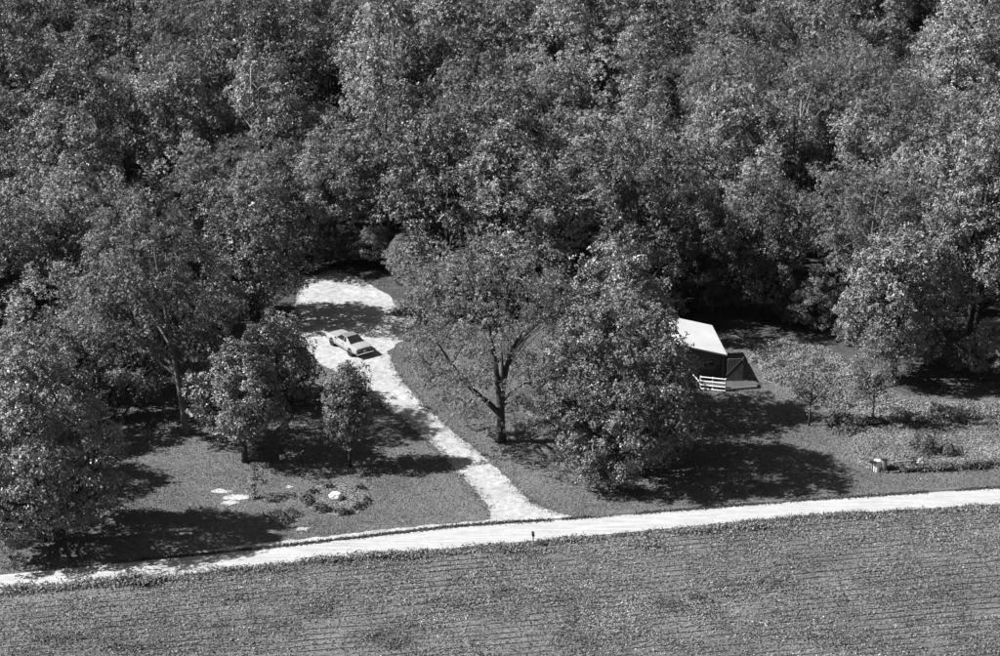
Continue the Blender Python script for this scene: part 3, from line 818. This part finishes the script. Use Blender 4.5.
# ------------------------------------------------------------------ the car
def car():
    fr, rr = P(333.8, 345.9), P(350.3, 355.6)      # left wheels
    ax = (fr - rr).normalized()
    rz = math.atan2(ax.y, ax.x)
    root = empty('parked_car', (0, 0, 0.034), rz)
    right = Vector((ax.y, -ax.x, 0))
    root.scale = (1.12, 1.12, 1.22)
    ctr = (fr + rr) / 2 + right * .9
    root.location = (ctr.x, ctr.y, 0.036)
    tag(root, 'pale two-door car parked at the head of the gravel drive, rear to the road', 'car')
    # local: +x front, +y left
    L0, L1 = -2.62, 2.62
    def section(x):
        t = (x - L0) / (L1 - L0)
        w = .96 - .10 * max(0, (abs(t - .5) - .3) / .2) ** 2
        top = np.interp(x, [-2.62, -2.5, -1.45, -1.1, .9, 1.15, 2.4, 2.62], [.86, .93, .97, .99, .98, .97, .88, .80])
        bot = np.interp(x, [-2.62, -2.3, -1.9, 1.9, 2.3, 2.62], [.42, .34, .26, .26, .32, .40])
        return w, top, bot
    bm = bmesh.new()
    xs = [-2.62, -2.56, -2.4, -2.1, -1.8, -1.5, -1.1, -.6, 0, .5, .9, 1.15, 1.5, 1.9, 2.2, 2.45, 2.56, 2.62]
    rings = []
    for x_ in xs:
        w, tp, bt = section(x_)
        k = 0.94 if x_ in (-2.62, 2.62) else 1
        prof = [(-w * .86 * k, bt), (-w * .98 * k, bt + .1), (-w * k, .58), (-w * .985 * k, .74), (-w * .93 * k, tp - .04), (-w * .84 * k, tp), (0, tp + .03), (w * .84 * k, tp), (w * .93 * k, tp - .04), (w * .985 * k, .74), (w * k, .58), (w * .98 * k, bt + .1), (w * .86 * k, bt)]
        rings.append([bm.verts.new((x_, a, c)) for a, c in prof])
    n = len(rings[0])
    for r0, r1 in zip(rings, rings[1:]):
        for k in range(n):
            bm.faces.new((r0[k], r0[(k + 1) % n], r1[(k + 1) % n], r1[k]))
    bm.faces.new(rings[0]); bm.faces.new(rings[-1][::-1])
    bmesh.ops.recalc_face_normals(bm, faces=bm.faces[:])
    me = bpy.data.meshes.new('body'); bm.to_mesh(me); bm.free()
    body = link('body', me, M['car_paint'], root)
    # greenhouse
    def roofpt(x_, y_, z_): return (x_, y_, z_)
    wb, wt = .80, .64
    zb_, zt = .985, 1.36
    A, Bq, Cc, D = .95, .32, -.62, -1.42       # windshield base, roof front, roof rear, rear glass base
    mb = MB()
    top = [(Bq, wt), (Cc, wt), (Cc, -wt), (Bq, -wt)]
    v = [mb.bm.verts.new((a, b_, zt)) for a, b_ in top] + [mb.bm.verts.new((a * .98, b_ * .9, zt + .035)) for a, b_ in top] + [mb.bm.verts.new((a, b_, zt - .03)) for a, b_ in top]
    for k in range(4):
        mb.bm.faces.new((v[k], v[(k + 1) % 4], v[4 + (k + 1) % 4], v[4 + k]))
        mb.bm.faces.new((v[8 + k], v[8 + (k + 1) % 4], v[(k + 1) % 4], v[k]))
    mb.bm.faces.new(v[4:8]); mb.bm.faces.new(v[8:][::-1])
    mb.build('roof', M['car_roof'], root)
    def pane(name, pts, th=.02):
        c = sum((Vector(p) for p in pts), Vector()) / 4
        nn = (Vector(pts[1]) - Vector(pts[0])).cross(Vector(pts[2]) - Vector(pts[0])).normalized()
        m_ = MB()
        a = [m_.bm.verts.new(Vector(p)) for p in pts]; b2 = [m_.bm.verts.new(Vector(p) - nn * th) for p in pts]
        m_.bm.faces.new(a); m_.bm.faces.new(b2[::-1])
        for k in range(4): m_.bm.faces.new((a[k], b2[k], b2[(k + 1) % 4], a[(k + 1) % 4]))
        return m_.build(name, M['glass'], root)
    pane('windshield', [(A, wb * .93, zb_), (A, -wb * .93, zb_), (Bq + .02, -wt * .93, zt - .02), (Bq + .02, wt * .93, zt - .02)])
    pane('rear_window', [(D, -wb * .9, zb_), (D, wb * .9, zb_), (Cc - .02, wt * .93, zt - .02), (Cc - .02, -wt * .93, zt - .02)])
    for s in (1, -1):
        q = [(A - .12, s * wb, zb_), (-.28, s * wb, zb_), (-.28, s * wt, zt - .03), (Bq - .02, s * wt, zt - .03)]
        pane('side_window', q if s < 0 else q[::-1])
        q = [(-.34, s * wb, zb_), (-.78, s * wb, zb_), (-.52, s * wt, zt - .03), (-.34, s * wt, zt - .03)]
        pane('quarter_window', q if s < 0 else q[::-1])
        m_ = MB()    # pillars
        m_.bar((A, s * wb * .97, zb_ - .02), (Bq, s * wt * .98, zt), .06)
        m_.bar((-.31, s * wb, zb_ - .02), (-.31, s * wt, zt - .02), .05)
        m_.build('pillar', M['car_paint'], root)
        m_ = MB()    # broad rear pillar
        pts = [(-.80, s * wb * 1.0, zb_ - .03), (D - .02, s * wb * .95, zb_ - .03), (Cc - .02, s * wt * .98, zt - .02), (-.50, s * wt * 1.0, zt - .02)]
        a = [m_.bm.verts.new(Vector(p)) for p in pts]; b2 = [m_.bm.verts.new(Vector(p) - Vector((0, s * .05, 0))) for p in pts]
        m_.bm.faces.new(a); m_.bm.faces.new(b2[::-1])
        for k in range(4): m_.bm.faces.new((a[k], a[(k + 1) % 4], b2[(k + 1) % 4], b2[k]))
        m_.build('pillar', M['car_paint'], root)
        # door outline (dark gap) and handle
        m_ = MB()
        for x_ in (.92, -.42): m_.box((x_, s * .957, .66), (.02, .02, .5))
        m_.box((.25, s * .957, .41), (1.35, .02, .02))
        dr = m_.build('door', M['dark_trim'], root)
        MB().box((-.25, s * .965, .80), (.16, .03, .03)).build('handle', M['chrome'], dr)
        m_ = MB(); m_.box((.78, s * 1.0, 1.03), (.10, .16, .10), 0, .02); m_.build('mirror', M['black_metal'], root)
        m_ = MB(); m_.box((0, s * .968, .52), (4.4, .02, .05)); m_.build('trim_strip', M['chrome'], root)
    # tail panel, bumpers, lights
    MB().box((-2.63, 0, .68), (.05, 1.70, .30), 0, .02).build('tail_panel', M['dark_trim'], root)
    for s in (1, -1):
        MB().box((-2.655, s * .6, .70), (.03, .42, .16), 0, .01).build('tail_light', M['lamp_lens'], root)
        m_ = MB(); m_.tube([(2.58, s * .62, .66), (2.66, s * .62, .66)], [.11, .11], 14); m_.build('headlight', M['chrome'], root)
    MB().box((-2.655, 0, .60), (.03, .34, .15), 0, .01).build('number_plate', M['white_paint'], root)
    MB().box((2.63, 0, .64), (.04, .9, .2), 0, .01).build('grille', M['dark_trim'], root)
    for x_ in (-2.72, 2.70):
        MB().box((x_, 0, .46), (.16, 1.86, .15), 0, .04).build('bumper', M['chrome'], root)
    for x_ in (1.55, -1.57):
        for s in (1, -1):
            w_ = empty('wheel', (x_, s * .80, .33)); w_.parent = root
            m_ = MB(); m_.tube([(0, -.11, 0), (0, -.09, 0), (0, .09, 0), (0, .11, 0)], [.29, .33, .33, .29], 20); m_.build('tyre', M['rubber'], w_)
            m_ = MB(); m_.tube([(0, s * .10, 0), (0, s * .125, 0)], [.2, .17], 16); m_.build('rim', M['chrome'], w_)
            m_ = MB(); m_.tube([(x_, s * .90, .36), (x_, s * .966, .36)], [.40, .40], 20); m_.build('wheel_arch', M['rubber'], root)
    MB().box((0, 0, .26), (4.2, 1.5, .12)).build('underbody', M['rubber'], root)
car()

# ------------------------------------------------------------------ the cabin
def cabin():
    EZ = 3.15
    e1 = P(727.2, 354.8, EZ); e2 = P(712.0, 325.2, EZ)
    ax = (e2 - e1); Lr = ax.length; ax.normalize()       # along the right eave, to the back
    lf = Vector((-ax.y, ax.x, 0))                        # to the left
    rz = math.atan2(ax.y, ax.x) - math.pi / 2
    root = empty('cabin', (e1.x, e1.y, 0), rz)
    tag(root, 'low dark cabin with bright white gabled roof behind the big lawn tree', 'cabin')
    # local: -x left, +y back; front right eave corner above the origin
    W, rise = 9.2, 1.25
    th = .14
    def slope(x0, z0, x1, z1):
        m_ = MB()
        d = Vector((x1 - x0, 0, z1 - z0)).normalized(); nn = Vector((-d.z, 0, d.x))
        if nn.z < 0: nn = -nn
        p = [Vector((x0, 0, z0)), Vector((x1, 0, z1)), Vector((x1, Lr, z1)), Vector((x0, Lr, z0))]
        a = [m_.bm.verts.new(q) for q in p]; b2 = [m_.bm.verts.new(q - nn * th) for q in p]
        m_.bm.faces.new(a); m_.bm.faces.new(b2[::-1])
        for k in range(4): m_.bm.faces.new((a[k], a[(k + 1) % 4], b2[(k + 1) % 4], b2[k]))
        return m_.build('roof_slope', M['roof'], root)
    s1 = slope(0, EZ, -W / 2 + .004, EZ + rise)
    s2 = slope(-W, EZ, -W / 2 - .004, EZ + rise)
    MB().bar((-W / 2, .0, EZ + rise + .02), (-W / 2, Lr, EZ + rise + .02), .22, .06).build('ridge_cap', M['roof'], root)
    MB().box((.03, Lr / 2, EZ - .10), (.05, Lr, .16)).build('fascia', M['wall'], root)
    # walls set back under the front overhang
    x0, x1, y0, y1 = -W + .4, -.4, 1.3, Lr - .4
    zt = EZ - .12
    zr = zt + rise * (W / 2 - .4) / (W / 2)
    def gable(yy, t):
        m_ = MB()
        pr = [(x0, .1), (x1, .1), (x1, zt), ((x0 + x1) / 2, zr), (x0, zt)]
        a = [m_.bm.verts.new((q[0], yy, q[1])) for q in pr]; b2 = [m_.bm.verts.new((q[0], yy + t, q[1])) for q in pr]
        m_.bm.faces.new(a); m_.bm.faces.new(b2[::-1])
        for k in range(5): m_.bm.faces.new((a[k], b2[k], b2[(k + 1) % 5], a[(k + 1) % 5]))
        return m_.build('wall', M['wall'], root)
    gable(y0, .15); gable(y1 - .15, .15)
    for xx in (x0, x1 - .15):
        MB().box((xx + .075, (y0 + y1) / 2, zt / 2 + .05), (.15, y1 - y0 - .31, zt - .1)).build('wall', M['wall'], root)
    # battens on the front wall
    d_ = MB().box((-3.1, y0 - .03, 1.45), (.95, .06, 2.0)).build('door', M['screen'], root)
    MB().box((-2.75, y0 - .08, 1.45), (.05, .05, .12)).build('handle', M['chrome'], d_)
    for xx in (-1.6, -5.2):
        w_ = MB().box((xx, y0 - .03, 1.75), (1.1, .06, 1.0)).build('window', M['glass'], root)
        f_ = MB()
        for (cx_, cz_, sx_, sz_) in ((0, .53, 1.2, .07), (0, -.53, 1.2, .07), (.58, 0, .07, 1.0), (-.58, 0, .07, 1.0), (0, 0, .04, 1.0)):
            f_.box((xx + cx_, y0 - .06, 1.75 + cz_), (sx_, .06, sz_))
        f_.build('frame', M['screen'], w_)
    inv = Matrix.Rotation(-rz, 4, 'Z') @ Matrix.Translation((-e1.x, -e1.y, 0))
    def loc(px, py, z=0.0):
        q = inv @ P(px, py, z); return q
    # deck of separate boards
    dk = [loc(698, 389), loc(726, 391.2), loc(757, 388.6), loc(757, 385.2)]
    a = loc(741, 383); 
    DZ = .38
    deck = MB().prism([(-W + .6, y0 - .03), (dk[0].x, dk[0].y + .1), (dk[1].x, dk[1].y), (dk[2].x, dk[2].y), (dk[3].x, dk[3].y), (x1 + .1, y0 - .03)], .12, DZ).build('deck', M['deck'], root)
    MB().box((-1.2, .5, .07), (.2, .2, .14)).build('pier', M['dark_timber'], deck)
    fa, fb = Vector((dk[1].x, dk[1].y - .04, .24)), Vector((dk[2].x, dk[2].y - .04, .24))
    MB().bar(fa, fb, .05, .2).build('fascia', M['board'], deck)  # pale colour stands in for the sunlit strip along the deck edge
    # roof posts
    for xx in (-.35, -W / 2, -W + .4):
        MB().bar((xx, .25, DZ), (xx, .25, EZ - .14 + (rise * (1 - abs(xx + W / 2) / (W / 2)))), .12).build('post', M['wall'], root)
    # screen panel beside the post: weathered boards with a dark diagonal plank
    q0, q1 = loc(726.5, 384.5), loc(741.5, 384.2)
    q0.z = q1.z = 0
    dv = (q1 - q0); Ls = dv.length; dv.normalize(); ang = math.atan2(dv.y, dv.x)
    nb = 9
    for k in range(nb):
        c = q0 + dv * (Ls * (k + .5) / nb)
        MB().box((c.x, c.y, DZ + 1.22), (Ls / nb * .94, .04, 2.4 + .05 * math.sin(k * 2.3)), ang).build('board', M['screen'], root)
    fwd = Vector((dv.y, -dv.x, 0)) * .05
    MB().bar(q0 + fwd + Vector((0, 0, DZ + .5)), q1 + fwd + Vector((0, 0, DZ + 2.2)), .05, .34).build('dark_timber', M['dark_timber'], root)
    MB().bar(q1 + Vector((.08, 0, 0)), q1 + Vector((.08, 0, DZ + 2.55)), .12).build('post', M['wall'], root)
    # white railing along the front of the deck
    r0, r1 = loc(700.4, 388.6), loc(725.4, 391.2)
    ra = (r1 - r0).normalized()
    rail = empty('railing', (0, 0, 0)); rail.parent = root
    fw = Vector((ra.y, -ra.x, 0)) * .12
    for t in (0, .48, 1):
        c = r0.lerp(r1, t) + fw
        MB().bar((c.x, c.y, 0), (c.x, c.y, 1.42), .11).build('post', M['white_paint'], rail)
    for z_ in (.12, .52, .95, 1.38):
        a_, b_ = r0 + fw * 1.7, r1 + fw * 1.7
        MB().bar((a_.x, a_.y, z_), (b_.x, b_.y, z_), .13, .05).build('rail', M['white_paint'], rail)
    # white handrail turning back along the left of the deck
    k0 = loc(698.8, 382.0, 1.0) if False else (r0 + Vector((-.15, .1, 0)))
    pA = Vector((k0.x, k0.y, .75)); 
    pB = loc(691.8, 373.1, 1.3); pC = loc(700.7, 363.5, 1.5)
    hr = empty('handrail', (0, 0, 0)); hr.parent = root
    MB().bar(pA, pB, .1, .07).build('rail', M['white_paint'], hr)
    MB().bar(pB, pC, .1, .07).build('rail', M['white_paint'], hr)
    MB().bar((pB.x, pB.y, 0), (pB.x, pB.y, pB.z), .1).build('post', M['wall'], hr)
    MB().bar((pC.x, pC.y, 0), (pC.x, pC.y, pC.z), .1).build('post', M['wall'], hr)
cabin()

# ------------------------------------------------------------------ small things
def mailbox(name, label, px, py, h, post_mat, post_w, rz):
    r = empty(name, P(px, py), rz); tag(r, label, 'mailbox')
    MB().bar((0, 0, 0), (0, 0, h), post_w).build('post', M[post_mat], r)
    m_ = MB()
    pr = [(-.11, 0), (.11, 0), (.11, .14)] + [(.11 * math.cos(a), .14 + .11 * math.sin(a)) for a in np.linspace(0, math.pi, 9)[1:-1]] + [(-.11, .14)]
    a = [m_.bm.verts.new((q[0], -.27, h + q[1])) for q in pr]; b_ = [m_.bm.verts.new((q[0], .27, h + q[1])) for q in pr]
    m_.bm.faces.new(a); m_.bm.faces.new(b_[::-1])
    for k in range(len(pr)): m_.bm.faces.new((a[k], b_[k], b_[(k + 1) % len(pr)], a[(k + 1) % len(pr)]))
    bx = m_.build('box', M['black_metal'], r)
    MB().box((0, .285, h + .11), (.2, .02, .2)).build('door', M['black_metal'], bx)
    MB().box((.125, .05, h + .2), (.015, .05, .18)).build('flag', M['dark_trim'], bx)
    return r
mailbox('mailbox', 'black mailbox on pale post at the field edge opposite the drive', 533, 545.5, 1.0, 'white_paint', .13, .1)
mailbox('mailbox', 'black mailbox on thin dark post in front of the white barrel', 872.5, 472.5, .95, 'black_metal', .07, 1.3)

def barrel(label, px, py, r_, h, mat, lid):
    e = empty('barrel', P(px, py)); tag(e, label, 'barrel')
    m_ = MB(); zs = [0, .04, .33, .35, .37, .63, .65, .67, .96, 1]; rs = [.96, 1, 1, 1.035, 1, 1, 1.035, 1, 1, .96]
    m_.tube([(0, 0, z_ * h) for z_ in zs], [k * r_ for k in rs], 18); m_.build('drum', M[mat], e)
    m_ = MB(); m_.tube([(0, 0, h + .002), (0, 0, h + .05), (0, 0, h + .07)], [r_ * 1.02, r_ * 1.02, r_ * .8], 18); m_.build('lid', M[lid], e)
barrel('white barrel standing behind the black mailbox at the meadow corner', 876.5, 471.5, .30, 1.1, 'barrel_white', 'barrel_white')
barrel('grey barrel with dark lid right of the white barrel', 883.5, 471.8, .29, 1.2, 'barrel_grey', 'black_metal')
q0, q1 = P(893, 467.5), P(913, 466)
e = MB().bar((q0.x, q0.y, .5), (q1.x, q1.y, .55), .14, .05).build('board', M['board'])
e.name = 'rail_fence'
bpy.data.objects.remove(e)
e = empty('rail_fence', (q0.x, q0.y, 0)); tag(e, 'short pale weathered rail on low stakes right of the barrels', 'fence')
d_ = q1 - q0
MB().bar((0, 0, .5), (d_.x, d_.y, .55), .05, .14).build('rail', M['board'], e)
for t in (.03, .97): MB().bar((d_.x * t, d_.y * t + .05, 0), (d_.x * t, d_.y * t + .05, .6), .08).build('stake', M['bark'], e)

e = empty('yard_post', P(427.5, 378)); tag(e, 'short dark post with pale foot on the lawn right of the drive', 'post')
m_ = MB(); m_.tube([(0, 0, .12), (0, 0, .62), (0, 0, .68)], [.14, .13, .08], 12); m_.build('shaft', M['black_metal'], e)
m_ = MB(); m_.tube([(0, 0, 0), (0, 0, .12)], [.24, .2], 12); m_.build('foot', M['white_paint'], e)
